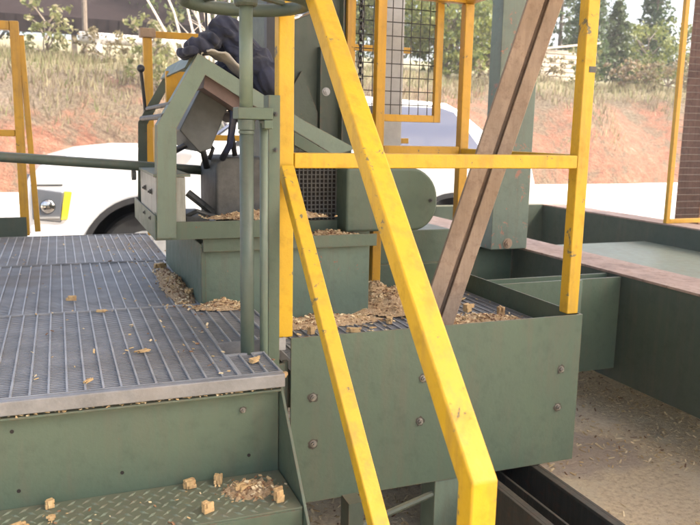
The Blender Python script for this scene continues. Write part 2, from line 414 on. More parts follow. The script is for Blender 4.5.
def tree(key, kind, label, cat, x, y, s, rz, group):
    z = hh(x, y)
    e = empty(kind, (x, y, z), label, cat, group); e.rotation_euler = (0, 0, rz); s *= 1.0 if kind == 'shrub' else 1.18; e.scale = (s, s, s*random.uniform(.92,1.08))
    t, c, mt = protos[key]
    for nm, me in (('trunk', t), ('crown', c)):
        o = bpy.data.objects.new(nm, me); COL.objects.link(o); o.parent = e
    return e
def mkproto(key, tc, lm):
    ms = []
    for nm, b_, m_ in (('trunk', tc[0], [M['bark']]), ('crown', tc[1], lm)):
        me = bpy.data.meshes.new(nm+'_'+key); me.from_pydata(b_.v, [], b_.f)
        for q in m_: me.materials.append(q)
        me.polygons.foreach_set('material_index', b_.m); ms.append(me)
    protos[key] = (ms[0], ms[1], None)
mkproto('b1', broadleaf(4.2, 1.9, 1), [M['leafA'], M['leafB']]); mkproto('b2', broadleaf(5.5, 2.3, 2, 110), [M['leafB'], M['leafA']])
mkproto('b3', broadleaf(3.0, 1.7, 3, 80, base=.08), [M['leafA'], M['leafB']])
mkproto('p1', pine(5.0, 1.7, 4), [M['leafP'], M['leafB']]); mkproto('p2', pine(8.5, 2.5, 5), [M['leafP'], M['leafP']])
mkproto('s1', broadleaf(1.3, .8, 6, 30, 20, .07, .05), [M['dryC'], M['dryA']]); mkproto('s2', broadleaf(1.1, .9, 8, 26, 20, .07, .05), [M['dryB'], M['dryA']])
random.seed(21)
TG = 'trees along the hilltop'
ts = [('b1',12.5,28,1.0),('b3',14.4,27,1.1),('b1',16.6,29,1.15),('b3',18.3,29.5,1.2),('b2',19.5,33,1.0),('p1',22.6,29.0,.85),('p1',24.5,29.3,.72),('p2',25.5,35,1.0),
      ('b3',26.6,29.5,1.0),('p1',28.3,31,.95),('b2',10.2,31,.9),('b3',9.0,27.5,.9),('b1',7.4,29,.9),('p2',15,38,1.0),('p2',18.5,41,1.05),('p2',12,40,1.0),('b2',22,40,.95),
      ('p2',29.5,38,.8),('b2',5.4,33,.9),('b1',-2.2,36,.8),('p1',-4.2,37,.9),('b2',8.6,37,1.05),('p2',33,41,.5),('b3',30.3,30,.9),('b2',31,35,.55),('p2',37,45,.5)]
kn = {'b':'leafy_tree','p':'pine_tree'}
cat_ = {'b':'tree','p':'pine tree'}
place = ['seen just right of the yellow corner post','low and bushy, beside the big green column','directly behind the leaning rusty channel','close behind the sawn lumber stack','tall, above the lumber stack','young and conical, right of the lumber stack',
 'small and conical, near the end mesh guard','tallest dark one rising right of the lumber stack','low and wide, beside the end mesh guard','partly hidden behind the end wooden post','seen through the upper part of the mesh gate','low one low down behind the mesh gate',
 'pale one left of the mesh gate','far off, above the green column','farthest one right of the green column','far off, behind the yellow corner post','low, right of the dark lumber stack pine','dark one at the far end of the hilltop',
 'hidden mostly by the saw housing','smaller one beside the old hilltop shed','dark young one left of the old hilltop shed','behind the pale bush at the mesh gate','small and far, below the gap of sky','low, behind the wooden post',
 'small and broad, below the gap of white sky','smallest one far beyond the end mesh guard']
for (k, x, y, s), pl in zip(ts, place):
    tree(k, kn[k[0]], ('yellow green leafy tree ' if k in ('b1','b3') else 'mid green leafy tree ' if k == 'b2' else 'dark pine tree ') + pl, cat_[k[0]], x, y, s, random.uniform(0,6.28), TG)
SG = 'shrubs on the clay bank'
sh = [('s1',3.1,23.4,'greenish, above the white hood'),('s2',1.4,22.6,'brown, left part of the bank'),('s1',-.2,23.6,'greenish, beside the yellow corner post'),('s2',3.9,24.2,'brown, near the bleached log'),('s2',16.4,23.4,'brown, left of the tall front post'),
      ('s1',18.6,24.0,'greenish, below the lumber stack'),('s2',20.3,23.7,'brown, right below the lumber stack'),('s1',22.4,24.6,'greenish, right of the front post top'),('s2',23.6,23.9,'brown, near the end mesh guard'),('s2',14.3,23.2,'brown, beside the green column'),('s1',2.2,20.2,'greenish, low down on the red clay'),
      ('s2',21.4,22.6,'brown, halfway down the red clay')]
for k, x, y, pl in sh:
    tree(k, 'shrub', 'small scrubby shrub, ' + pl, 'shrub', x, y, random.uniform(.8, 1.15), random.uniform(0, 6.28), SG)

# bare sapling with fanned stems
e = empty('bare_sapling', (3.35, 17.2, 0), 'leafless pale sapling fanning out in front of the bank', 'sapling')
b = MB(); random.seed(5)
def pz(z): return 0
stems = [(-2.2,5.3),(-1.55,5.4),(-1.0,5.8),(-.62,5.2),(-.35,6.0),(.1,5.7),(.55,6.2),(.95,5.9),(1.25,5.0),(-.1,4.9)]
for dx, zt in stems:
    b1_ = random.uniform(-.1,.1); pts = []
    for i in range(8):
        t = i/7; pts.append((3.35 + b1_ + dx*(t**1.7) + random.uniform(-.04,.04), 17.2 + random.uniform(-.1,.1)*t, zt*t))
    b.tube(pts, [.045-.032*i/7 for i in range(8)], 6)
    for _ in range(7):
        i = random.randint(2,6); p = Vector(pts[i]); q = p + Vector((random.uniform(-.5,.5), random.uniform(-.3,.3), random.uniform(.2,.6))); b.tube([p, (p+q)/2+Vector((random.uniform(-.08,.08),0,.05)), q],[.014,.01,.004],4)
b.build('trunk', M['twig'], e)

# old open shed on the hill (left)
e = empty('hilltop_shed', (3.4, 33, 4.2), 'old open shed with dark brown roof on the hilltop', 'shed')
b = MB(); b.prism([(31.0,5.25),(36,8.4),(36,8.5),(31.0,5.4)], -3.2, 7.2, 'x'); b.build('roof', M['roofold'], e)
b = MB(); b.box(-3.2,7.2,30.9,30.99,4.8,5.42)
for i in range(26): b.box(-3.2+i*.4, -3.16+i*.4, 30.86, 30.90, 4.8, 5.42)
b.build('fascia_board', M['roofold'], e)
for x in (-2.8,.75,4.2,6.9):
    b = MB(); b.box(x-.1,x+.1,31.1,31.3,3.2,5.3); b.build('post', M['bark'], e)
b = MB(); b.tube([(.9,25.0,3.0),(.95,25.1,6.6)],[.09,.07],7); tag(b.build('utility_pole', M['bark']), 'thin grey wooden pole standing on the bank left of the sapling', 'pole')

# bleached log on the bank top
b = MB(); pts=[(.70,23.2,3.88),(1.6,23.25,3.88),(3.0,23.2,3.86),(4.4,23.15,3.83),(5.5,23.2,3.80)]; b.tube(pts,[.17,.16,.15,.13,.11],12)
for qx in (1.2,4.6): b.box(qx-.08,qx+.08,23.0,23.4,2.9,3.72)
tag(b.build('fallen_log', M['log'], smooth=True), 'long pale bleached log lying along the top of the bank', 'log')

# lumber stack
e = empty('lumber_stack', (18.9, 26.2, hh(18.9,26.2)), 'stack of pale sawn boards with a slanting top plank on the hilltop', 'lumber stack')
random.seed(3)
for k in range(7):
    b = MB(); z = 3.55+k*.17
    for i in range(6):
        y = 25.3+i*.25; dx=random.uniform(-.15,.15); b.box(17.4+dx,20.1+dx,y,y+.22,z,z+.14)
    o = b.build('board_layer', M['palewood'], e)
b = MB(); b.prism([(16.6,4.55),(20.3,5.05),(20.3,5.12),(16.6,4.62)],25.2,25.5,'y'); b.build('slanting_plank', M['palewood'], e)

# ---------------------------------------------------------------- the white car
def car():
    e = empty('white_car', (1.9, 7.0, 0), 'white car parked in the sun behind the platform, amber side lamp showing', 'car')
    y0, y1 = 6.05, 7.95
    def arch(cx, r, zb, n=14):
        a0 = math.asin(max(-1,(zb-.36)/r)); out = []
        for i in range(n+1):
            a = a0 + (math.pi-2*a0)*i/n; out.append((cx + r*math.cos(a), .36 + r*math.sin(a)))
        return out[::-1]
    fa = arch(.62, .46, .3); ra = arch(3.36, .45, .3)
    prof = [(-.24,.42),(-.20,.30)] + fa + ra + [(4.15,.30),(4.28,.45),(4.28,.85),(4.2,1.1),(4.08,1.235),(3.0,1.245),(1.1,1.235),(.5,1.235),(.15,1.195),(-.1,1.12),(-.22,1.0),(-.27,.8)]
    b = MB(); b.prism(prof, y0, y1, 'y'); b.build('body', M['car'], e, bevel=.06, seg=4)
    # greenhouse, tapering inwards
    gp = [(1.05,1.20),(4.0,1.20),(3.50,1.60),(3.36,1.665),(2.6,1.70),(1.95,1.685),(1.62,1.60)]
    def rise(p): return .16*max(0,(p[1]-1.2))/.5
    vs = [(p[0], y0+.06+rise(p), p[1]) for p in gp] + [(p[0], y1-.06-rise(p), p[1]) for p in gp]; n = len(gp)
    fs = [tuple(range(n)), tuple(range(2*n-1,n-1,-1))] + [(i,i+n,(i+1)%n+n,(i+1)%n) for i in range(n)]
    b = MB(); b.add(vs, fs); b.build('cabin', M['car'], e, bevel=.03, seg=3)
    def pane(name, pts, m):
        b = MB(); f = lambda z: y0+.06+.16*max(0,z-1.2)/.5
        vs = [(x, f(z)-.008, z) for x, z in pts] + [(x, f(z)+.004, z) for x, z in pts]; n = len(pts)
        b.add(vs, [tuple(range(n)), tuple(range(2*n-1,n-1,-1))] + [(i,i+n,(i+1)%n+n,(i+1)%n) for i in range(n)]); b.build(name, m, e)
    pane('side_window', [(2.86,1.255),(3.66,1.255),(3.42,1.58),(3.30,1.615),(2.72,1.625)], M['carglass'])
    pane('side_window', [(2.02,1.255),(2.76,1.255),(2.62,1.62),(2.04,1.62)], M['darkglass'])
    pane('side_window', [(1.32,1.255),(1.94,1.255),(1.96,1.61),(1.74,1.58)], M['darkglass'])
    # windscreen
    b = MB(); b.add([(1.09,6.2,1.245),(1.09,7.8,1.245),(1.60,7.7,1.60),(1.60,6.3,1.60),(1.07,6.2,1.255),(1.07,7.8,1.255),(1.585,7.7,1.612),(1.585,6.3,1.612)],[(4,7,6,5),(0,1,2,3),(0,4,5,1),(3,2,6,7),(0,3,7,4),(1,5,6,2)]); b.build('windscreen', M['carglass'], e)
    # headlamp wrapping the front corner
    b = MB(); b.prism([(-.20,.69),(.0,.665),(.02,.90),(-.20,.935)], y0-.012, y0+.10, 'y'); hl = b.build('headlight', M['lens'], e, bevel=.012, seg=2)
    b = MB(); b.tube([(-.09,y0-.02,.79),(-.09,y0-.012,.79)],[.045,.055],24); b.build('reflector', M['chrome'], hl, smooth=True)
    b = MB(); b.box(-.19,-.01,y0-.017,y0-.0125,.70,.712); b.build('lamp_strip', M['palegrey'], hl)
    b = MB(); b.prism([(-.005,.685),(.045,.69),(.085,.90),(.03,.905)], y0-.016, y0+.05, 'y'); b.build('amber_lens', M['amber'], hl, bevel=.006)
    b = MB(); b.box(-.2,.02,y0-.004,y0+.02,.945,.955); b.build('trim_line', M['cartrim'], e)
    b = MB(); b.box(-.30,-.2,6.5,7.5,.62,.95); b.build('grille', M['cartrim'], e, bevel=.01)
    b = MB(); b.box(-.34,.02,y0-.01,y1+.01,.38,.60); b.build('bumper', M['car'], e, bevel=.05, seg=4)
    for cx in (.62, 3.36):
        for s in (0, 1):
            yy = y0+.05 if s == 0 else y1-.27
            b = MB(); b.tube([(cx,yy,.36),(cx,yy+.03,.36),(cx,yy+.19,.36),(cx,yy+.22,.36)],[.33,.36,.36,.33],36); w = b.build('wheel', M['rubber'], e)
            yo = yy-.005 if s == 0 else yy+.20
            b = MB(); b.tube([(cx,yo,.36),(cx,yo+.03,.36)],.22,28)
            for k in range(6):
                a = k*math.pi/3; b.obox((cx+math.cos(a)*.12,yo-.008,.36+math.sin(a)*.12),(.18,.02,.04),Matrix.Rotation(-a,3,'Y'))
            b.build('rim', M['palegrey'], w)
        b = MB()
        for i in range(24):
            a0 = math.pi*i/23
            if i == 23: break
            a1 = math.pi*(i+1)/23
            for rr, dd in ((.455,.50),):
                b.add([(cx+rr*math.cos(a0),y0-.012,.36+rr*math.sin(a0)),(cx+rr*math.cos(a1),y0-.012,.36+rr*math.sin(a1)),(cx+dd*math.cos(a1),y0-.012,.36+dd*math.sin(a1)),(cx+dd*math.cos(a0),y0-.012,.36+dd*math.sin(a0)),
                       (cx+rr*math.cos(a0),y0+.5,.36+rr*math.sin(a0)),(cx+rr*math.cos(a1),y0+.5,.36+rr*math.sin(a1))],[(0,1,2,3),(0,4,5,1)])
        b.build('arch_trim', M['cartrim'], e)
    b = MB(); b.box(-.1,4.1,y0+.3,y1-.3,.28,.34); b.build('underbody', M['cartrim'], e)
    b = MB(); b.tube([(1.0,6.0,1.24),(1.0,5.96,1.27)],.015,6); b.box(.95,1.06,5.86,6.02,1.25,1.38); b.build('wing_mirror', M['car'], e, bevel=.02, seg=2)
car()

# ---------------------------------------------------------------- helper shapes
def bolts(pts, nrm, parent, r=.009, mat=None, name='bolt'):
    # hexagon head on a washer, along -nrm axis
    for p in pts:
        b = MB(); p = Vector(p); n = Vector(nrm)
        b.tube([p, p+n*.002], r*1.35, 14); b.tube([p+n*.002, p+n*.009], r, 6); b.tube([p+n*.009, p+n*.014], r*.5, 8)
        b.build(name, mat or M['bolt'], parent)
        if mat is None:   # rust bloom on the paint round the bolt
            random.seed(int(abs(p.x*999))); q = Vector(p); vs = [q+n*.0006]; u_ = n.orthogonal().normalized(); w2 = n.cross(u_)
            for k in range(18):
                a = k*math.pi/9; vs.append(q+n*.0006+(u_*math.cos(a)+w2*math.sin(a))*r*random.uniform(1.5,2.3))
            MB().add(vs,[(0,k+1,(k+1)%18+1) for k in range(18)]).build('rust_stain', M['rust_dark'], parent)
def rail2d(pts, w):
    """outline of a bar of width w following pts (mitred)"""
    P = [Vector(p) for p in pts]; L_ = []; R_ = []
    for i, p in enumerate(P):
        d0 = (P[i]-P[i-1]).normalized() if i else None; d1 = (P[i+1]-P[i]).normalized() if i < len(P)-1 else None
        if d0 is None: n = Vector((-d1.y, d1.x))
        elif d1 is None: n = Vector((-d0.y, d0.x))
        else:
            n0 = Vector((-d0.y, d0.x)); n1 = Vector((-d1.y, d1.x)); n = (n0+n1).normalized(); n = n / max(.3, n.dot(n0))
        L_.append(p + n*w/2); R_.append(p - n*w/2)
    return [tuple(q) for q in L_ + R_[::-1]]

# ---------------------------------------------------------------- grating panels
def grating(name, x0, x1, y0, y1, zt, parent, edge=True, pitch=.0405, cross=.0135, h=.034):
    b = MB()
    n = max(1, round((x1-x0)/pitch)); 
    for i in range(n+1):
        x = x0 + (x1-x0)*i/n; b.box(x-.0024, x+.0024, y0, y1, zt-h, zt)
    m = max(1, round((y1-y0)/cross))
    for j in range(m+1):
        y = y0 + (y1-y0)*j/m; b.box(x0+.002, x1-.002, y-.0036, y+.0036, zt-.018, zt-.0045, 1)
    if edge:
        b.box(x0-.0024, x1+.0024, y0-.005, y0-.0004, zt-h-.002, zt+.001); b.box(x0-.0024, x1+.0024, y1+.0004, y1+.005, zt-h-.002, zt+.001)
    return b.build(name, [M['galv'], M['galv_dark']], parent)

# ---------------------------------------------------------------- platform
PF = empty('work_platform', (0, 2.5, 0), 'green steel work platform with grating deck, front guard plate and step', 'platform')
G = .78
grating('grating_panel', -1.21, .397, 1.766, 2.570, G, PF)
grating('grating_panel', .402, .505, 1.766, 1.94, G, PF)
grating('grating_panel', .402, .60, 2.065, 2.570, G, PF)
grating('grating_panel', -1.23, .60, 2.582, 3.530, G-.004, PF)
grating('grating_panel', -1.25, .46, 3.542, 4.470, G-.002, PF)
for i, x in enumerate((.90,)):
    pass
grating('grating_panel', .63, 1.655, 2.085, 2.86, .70, PF, pitch=.034)
# galvanised nosing at the front edge of the deck
b = MB(); b.box(-1.21,.508,1.738,1.758,.746,.7805); b.build('deck_nosing', M['galv_dark'], PF, bevel=.003)
b = MB(); b.box(-1.25,-.18,4.49,4.50,.72,.885); b.build('toe_board', M['green_dark'], PF)
# fascia
b = MB(); b.box(-1.21,.498,1.765,1.777,.30,.738); b.box(-1.21,.498,1.740,1.765,.735,.7405); b.build('fascia_plate', M['green'], PF, bevel=.0015)
for (x, z) in ((-.125,.70),(-.118,.555),(.110,.565),(.405,.685),(.42,.565)):
    b = MB(); b.tube([(x,1.7655,z),(x,1.7635,z)],.0045,12); b.build('bolt_hole', M['hole'], PF)
bolts([(.405,1.764,.688)],(0,-1,0),PF,.005)
# step and stringers
def step(z, y0, y1):
    b = MB(); b.box(-1.2,.498,y0,y1,z-.006,z); b.box(-1.2,.498,y0,y0+.006,z-.05,z-.006); b.box(-1.2,.498,y1-.006,y1,z-.05,z-.006)
    s = b.build('step_tread', M['green'], PF, bevel=.0015)
    b = MB(); k = 0; yy = y0+.018
    while yy < y1-.014:
        x = -1.18 + (.017 if k % 2 else 0)
        while x < .485:
            a = R(45) if (k % 2) else R(-45)
            u = Vector((math.cos(a), math.sin(a), 0)); v = Vector((-u.y, u.x, 0)); p = Vector((x, yy, z))
            b.add([p-u*.016, p-v*.0045, p+u*.016, p+v*.0045, p+Vector((0,0,.0032))],[(0,1,4),(1,2,4),(2,3,4),(3,0,4)])
            x += .034
        yy += .019; k += 1
    b.build('tread_lozenges', M['green_pale'], s)
step(.515, 1.555, 1.763); step(.27, 1.32, 1.53)
for x in (.5, -1.21):
    b = MB(); b.prism([(1.782,.742),(1.76,.742),(1.553,.515),(1.13,.05),(1.13,.0),(1.782,.0)][::-1], x, x+.007, 'x'); b.build('stringer', M['green'], PF, bevel=.001)
# guard plate (front), side plate, corner
b = MB(); b.box(.620,1.672,2.064,2.070,.243,.776); b.build('front_guard_plate', M['green'], PF, bevel=.001)
b = MB(); b.box(1.666,1.672,2.0705,2.87,.243,.776); b.build('side_guard_plate', M['green'], PF, bevel=.001)
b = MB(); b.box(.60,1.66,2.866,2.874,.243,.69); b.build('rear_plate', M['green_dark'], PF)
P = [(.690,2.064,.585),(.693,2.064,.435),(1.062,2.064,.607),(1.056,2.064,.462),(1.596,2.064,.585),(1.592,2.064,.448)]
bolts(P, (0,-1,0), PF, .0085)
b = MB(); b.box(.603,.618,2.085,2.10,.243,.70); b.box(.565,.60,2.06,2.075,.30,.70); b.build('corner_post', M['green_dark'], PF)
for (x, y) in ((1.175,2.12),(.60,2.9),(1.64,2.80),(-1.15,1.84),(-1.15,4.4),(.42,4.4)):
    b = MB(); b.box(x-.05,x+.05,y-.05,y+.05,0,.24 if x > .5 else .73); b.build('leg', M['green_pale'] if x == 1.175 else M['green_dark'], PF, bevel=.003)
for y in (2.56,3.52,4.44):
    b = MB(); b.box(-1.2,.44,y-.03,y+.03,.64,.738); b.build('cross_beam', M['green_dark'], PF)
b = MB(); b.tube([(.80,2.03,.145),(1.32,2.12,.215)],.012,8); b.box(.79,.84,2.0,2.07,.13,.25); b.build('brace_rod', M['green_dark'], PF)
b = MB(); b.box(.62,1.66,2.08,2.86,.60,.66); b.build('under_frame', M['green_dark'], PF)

b = MB()
for k in range(60):
    zz = .25 + k*.0085; b.sphere((1.6725,2.0685,zz),.0032,0,6,4)
b.build('weld_bead', M['green'], PF, smooth=True)
# steel I-beams under the platform
def ibeam(name, x0, x1, y0, y1, z0, z1, m, label, group=None, parent=None):
    xm = (x0+x1)/2; b = MB(); b.box(x0,x1,y0,y1,z1-.014,z1); b.box(x0,x1,y0,y1,z0,z0+.014); b.box(xm-.006,xm+.006,y0,y1,z0+.014,z1-.014)
    o = b.build(name, m, bevel=.002); tag(o, label, 'beam', group); return o
b = MB()
b.box(1.30,1.54,-.8,4.6,.0,.02); b.box(1.30,1.312,-.8,4.6,.0201,.238); b.box(1.528,1.54,-.8,4.6,.0201,.238); b.box(1.3121,1.335,-.8,4.6,.226,.238); b.box(1.505,1.5279,-.8,4.6,.226,.238); b.box(1.415,1.425,-.8,4.6,.0201,.20)
tag(b.build('steel_channel', M['rust_dark'], bevel=.002), 'dark rusty open steel channel lying on the ground under the guard plate', 'steel channel')
ibeam('steel_beam', -.9,-.66,-.6,4.6,.0,.238,M['rust_dark'],'dark steel beam on the ground under the far end of the step')

# ---------------------------------------------------------------- front railing
FR = empty('guard_railing', (1.1, 2.097, .74), 'bright yellow square tube railing standing on the front guard plate', 'railing')
def vpost(x, y, z0, z1, w, m, par, name='post', bev=.004):
    b = MB(); b.box(x-w/2, x+w/2, y-w/2, y+w/2, z0, z1); return b.build(name, m, par, bevel=bev, seg=2)
def xrail(x0, x1, y, z, w, m, par, name, bev=.004):
    b = MB(); b.box(x0, x1, y-w/2, y+w/2, z-w/2, z+w/2); return b.build(name, m, par, bevel=bev, seg=2)
def yrail(x, y0, y1, z, w, m, par, name, bev=.004):
    b = MB(); b.box(x-w/2, x+w/2, y0, y1, z-w/2, z+w/2); return b.build(name, m, par, bevel=bev, seg=2)
W = .046
vpost(.6055, 2.097, .777, 1.95, W, M['yellow'], FR); vpost(1.636, 2.097, .777, 1.95, W, M['yellow'], FR)
xrail(.6298, 1.6117, 2.095, 1.298, .044, M['yellow'], FR, 'mid_rail'); xrail(.5815, 1.66, 2.097, 1.9745, W, M['yellow'], FR, 'top_rail')
b = MB(); b.box(1.632,1.6605,2.0725,2.1215,1.590,1.609); b.build('tape_band', M['greymetal'], FR)

# stair handrail: two slanting tubes and a newel
SH = empty('stair_handrail', (.604, .966, 0), 'bright yellow handrail sloping down beside the step', 'handrail')
b = MB(); b.prism(rail2d([(2.045,1.955),(.968,.835),(.968,.0)], .046)[::-1], .579, .627, 'x'); b.build('top_rail', M['yellow'], SH, bevel=.005, seg=3)
b = MB(); b.prism(rail2d([(2.071,1.275),(.994,.19)], .037)[::-1], .585, .624, 'x'); b.build('lower_rail', M['yellow'], SH, bevel=.004, seg=2)

# rear railing with mesh gate
RR = empty('rear_railing', (1.4, 2.9, .69), 'orange yellow railing at the back of the small deck behind the round ended guard', 'railing')
OY = M['orange_yellow']
vpost(1.243, 2.905, .70, 1.92, .040, OY, RR); vpost(1.642, 2.905, .70, 1.923, .042, OY, RR)
xrail(1.264, 1.620, 2.905, 1.312, .036, OY, RR, 'mid_rail'); xrail(1.16, 1.668, 2.905, 1.945, .042, OY, RR, 'top_rail')
yrail(1.642, 2.125, 2.882, 1.304, .036, M['yellow'], RR, 'side_rail'); yrail(1.642, 2.125, 2.882, 1.945, .042, OY, RR, 'side_top_rail')
MG = empty('mesh_gate', (1.33, 2.95, 1.43), 'yellow framed wire mesh guard beside the hanging chain', 'mesh guard')
b = MB(); yq = 2.955
b.box(1.115,1.150,yq-.012,yq+.012,1.43,2.3); b.box(1.520,1.552,yq-.012,yq+.012,1.43,2.3); b.box(1.150,1.520,yq-.012,yq+.012,1.43,1.460); b.box(1.150,1.520,yq-.012,yq+.012,2.27,2.3)
b.build('frame', OY, MG, bevel=.002)
b = MB(); x = 1.19
while x < 1.52: b.tube([(x,yq,1.45),(x,yq,2.28)],.0021,5); x += .043
z = 1.50
while z < 2.27: b.tube([(1.14,yq+.003,z),(1.53,yq+.003,z)],.0021,5); z += .056
b.build('wire_mesh', M['wire'], MG)

# far railings along the back of the deck
FL = empty('far_railing', (-.2, 4.5, .78), 'dull yellow railing at the back left corner of the deck', 'railing')
MY = M['orange_yellow']
vpost(-.190, 4.52, .78, 1.93, .046, MY, FL); xrail(-1.3, -.214, 4.52, 1.905, .046, MY, FL, 'top_rail'); xrail(-1.3, -.214, 4.52, 1.342, .036, MY, FL, 'mid_rail')
b = MB(); b.prism(rail2d([(-.160,1.86),(-.125,.80)],.03), 4.505, 4.53,'y'); b.build('diagonal_brace', MY, FL, bevel=.003)
FM = empty('far_railing', (.8, 4.42, .78), 'dull yellow railing behind the green arched frame', 'railing')
vpost(.487, 4.42, .775, 1.875, .048, MY, FM); xrail(.512, 2.1, 4.42, 1.895, .036, MY, FM, 'top_rail'); xrail(.512, 2.1, 4.42, 1.335, .034, MY, FM, 'mid_rail')
b = MB(); b.box(.445,.53,4.38,4.46,1.876,1.925); b.build('corner_cap', M['rust'], FM, bevel=.004)

# ---------------------------------------------------------------- sawmill machine
SM = empty('sawmill_machine', (.8, 2.9, .7), 'green sawmill head with arched belt guard, motor and mesh grille', 'machine')
GR = M['green']
b = MB(); b.box(.44,1.07,2.55,3.46,.69,.995); b.build('base_box', M['green_worn'], SM, bevel=.004)
b = MB(); b.box(.445,1.085,2.525,2.55,.985,1.000); b.box(.445,1.085,2.52,2.525,.97,1.015); b.build('ledge', GR, SM, bevel=.001)
b = MB(); b.box(.442,.456,2.538,2.549,.70,.98); b.build('stiffener', GR, SM)
# tray under the arch
b = MB(); b.box(.29,.80,2.50,2.508,1.018,1.078); b.box(.29,.80,2.508,3.19,1.018,1.026); b.box(.285,.2898,2.50,3.20,1.018,1.10); b.build('tray', GR, SM, bevel=.0015)
b = MB(); b.box(.292,.388,2.515,3.0,1.03,1.225); b.build('side_box', M['dirtyplate'], SM, bevel=.003)
b = MB(); b.box(.285,.405,2.512,3.0,1.2255,1.234); b.build('side_box_lid', M['green_worn'], SM)
bolts([(.2915,2.62,1.17),(.2915,2.62,1.08),(.2915,2.8,1.17),(.2915,2.8,1.08)],(-1,0,0),SM,.008,M['greymetal'])
# arched belt guard: front and rear bands
def band(y0, y1, pts_o, pts_i, m, nm):
    b = MB(); b.prism(list(pts_o) + list(pts_i)[::-1], y0, y1, 'y'); return b.build(nm, m, SM, bevel=.0015)
fo = [(.290,1.026),(.299,1.392),(.433,1.622),(.790,1.418),(.985,1.325)]
fi = [(.356,1.026),(.362,1.384),(.447,1.560),(.573,1.486),(.895,1.305)]
fi = [(.352,1.026),(.360,1.384),(.455,1.555),(.573,1.486),(.905,1.300)]
b = MB()
for i in range(4):
    q = [fo[i], fo[i+1], fi[i+1], fi[i]]; b.prism(q[::-1], 2.493, 2.4995, 'y')
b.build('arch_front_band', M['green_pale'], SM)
b = MB()
for i in range(4):   # folded edge running back from the outer rim
    a, c = Vector(fo[i]), Vector(fo[i+1]); n = Vector((-(c-a).y, (c-a).x)).normalized()*-.004
    b.prism([tuple(a), tuple(a+n), tuple(c+n), tuple(c)], 2.4998, 2.56, 'y')
b.build('arch_front_flange', GR, SM)
ro = [(.297,1.026),(.308,1.406),(.412,1.585),(.522,1.661),(.86,1.47)]
ri = [(.335,1.026),(.343,1.396),(.437,1.56),(.526,1.617),(.83,1.43)]
b = MB()
for i in range(4): b.prism([ro[i], ro[i+1], ri[i+1], ri[i]][::-1], 3.19, 3.2, 'y')
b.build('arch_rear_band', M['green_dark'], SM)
b = MB(); b.prism([(.405,1.577),(.400,1.580),(.428,1.628),(.434,1.622)][::-1], 2.561, 3.19,'y'); b.build('arch_top_plate', GR, SM)
b = MB(); b.tube([(.322,2.5,1.42),(.322,3.19,1.42)],.010,8); b.tube([(.345,2.5,1.46),(.345,3.19,1.46)],.008,8); b.build('tie_rod', M['greymetal'], SM)
b = MB(); b.box(.304,.309,2.56,2.66,1.27,1.385); b.build('inner_strip', M['orange_yellow'], SM)
b = MB(); b.box(.40,.50,3.02,3.05,1.42,1.60); b.build('orange_cover', M['orange_yellow'], SM)
b = MB(); b.prism([(.47,1.537),(.561,1.475),(.495,1.316),(.455,1.303),(.388,1.377)][::-1], 2.62, 3.05, 'y'); b.build('blade_box', M['greysheet'], SM, bevel=.004)
b = MB(); b.prism([(.458,1.556),(.64,1.450),(.625,1.41),(.452,1.515)][::-1], 2.512, 3.0, 'y'); b.build('stained_board', M['brownwood'], SM)
b = MB(); b.prism([(.525,1.05),(.72,1.05),(.72,1.285),(.565,1.285),(.537,1.272),(.525,1.245)], 2.70, 3.02, 'y'); mo = b.build('motor_housing', M['greymetal'], SM, bevel=.012, seg=3)
b = MB(); b.tube([(.41,2.75,1.06),(.46,2.72,1.09),(.50,2.72,1.075),(.56,2.7,1.06)],.008,8); b.tube([(.44,2.8,1.15),(.50,2.78,1.10),(.53,2.72,1.07)],.014,8); b.box(.42,.50,2.7,3.0,1.027,1.07); b.build('drive_fitting', M['greymetal'], SM)
for pts, r, m in (([(.40,2.85,1.30),(.45,2.8,1.33),(.50,2.8,1.30),(.515,2.82,1.24)],.012,'black'),
                  ([(.57,2.62,1.475),(.572,2.62,1.42),(.562,2.63,1.33),(.55,2.7,1.28)],.012,'rubberblue'),([(.60,2.7,1.45),(.585,2.7,1.36),(.60,2.72,1.29)],.010,'black'),([(.52,2.9,1.35),(.545,2.85,1.31),(.53,2.85,1.27)],.008,'black')):
    b = MB(); b.tube(pts, r, 10); b.build('hydraulic_hose', M[m], SM, smooth=True)
b = MB(); b.sphere((.57,2.62,1.478),.017); b.tube([(.535,2.66,1.45),(.60,2.66,1.45)],.009,8); b.build('hose_fitting', M['chrome'], SM, smooth=True)
# saw housing behind
b = MB(); b.box(.83,1.165,3.0,3.5,1.0,2.7); b.box(.80,.83,3.05,3.45,1.0,2.7); hs = b.build('saw_housing', M['green_dark'], SM, bevel=.004)
b = MB(); b.box(.78,.835,2.95,2.99,1.3,2.7); b.build('black_cover', M['black'], hs)
b = MB(); b.box(1.005,1.011,2.955,3.0,1.28,1.72); b.box(1.10,1.106,2.955,3.0,1.28,2.7); b.prism([(.86,1.30),(1.0,1.30),(1.0,1.46),(.93,1.62),(.86,1.5)],2.97,2.999,'y'); b.build('housing_rib', M['green_dark'], hs)
bolts([(1.045,2.999,1.545)],(0,-1,0),hs,.013,M['palegrey'])
b = MB(); b.tube([(.70,2.5,1.732),(.86,2.62,1.80)],.009,12); b.build('chrome_ram', M['chrome'], SM, smooth=True)
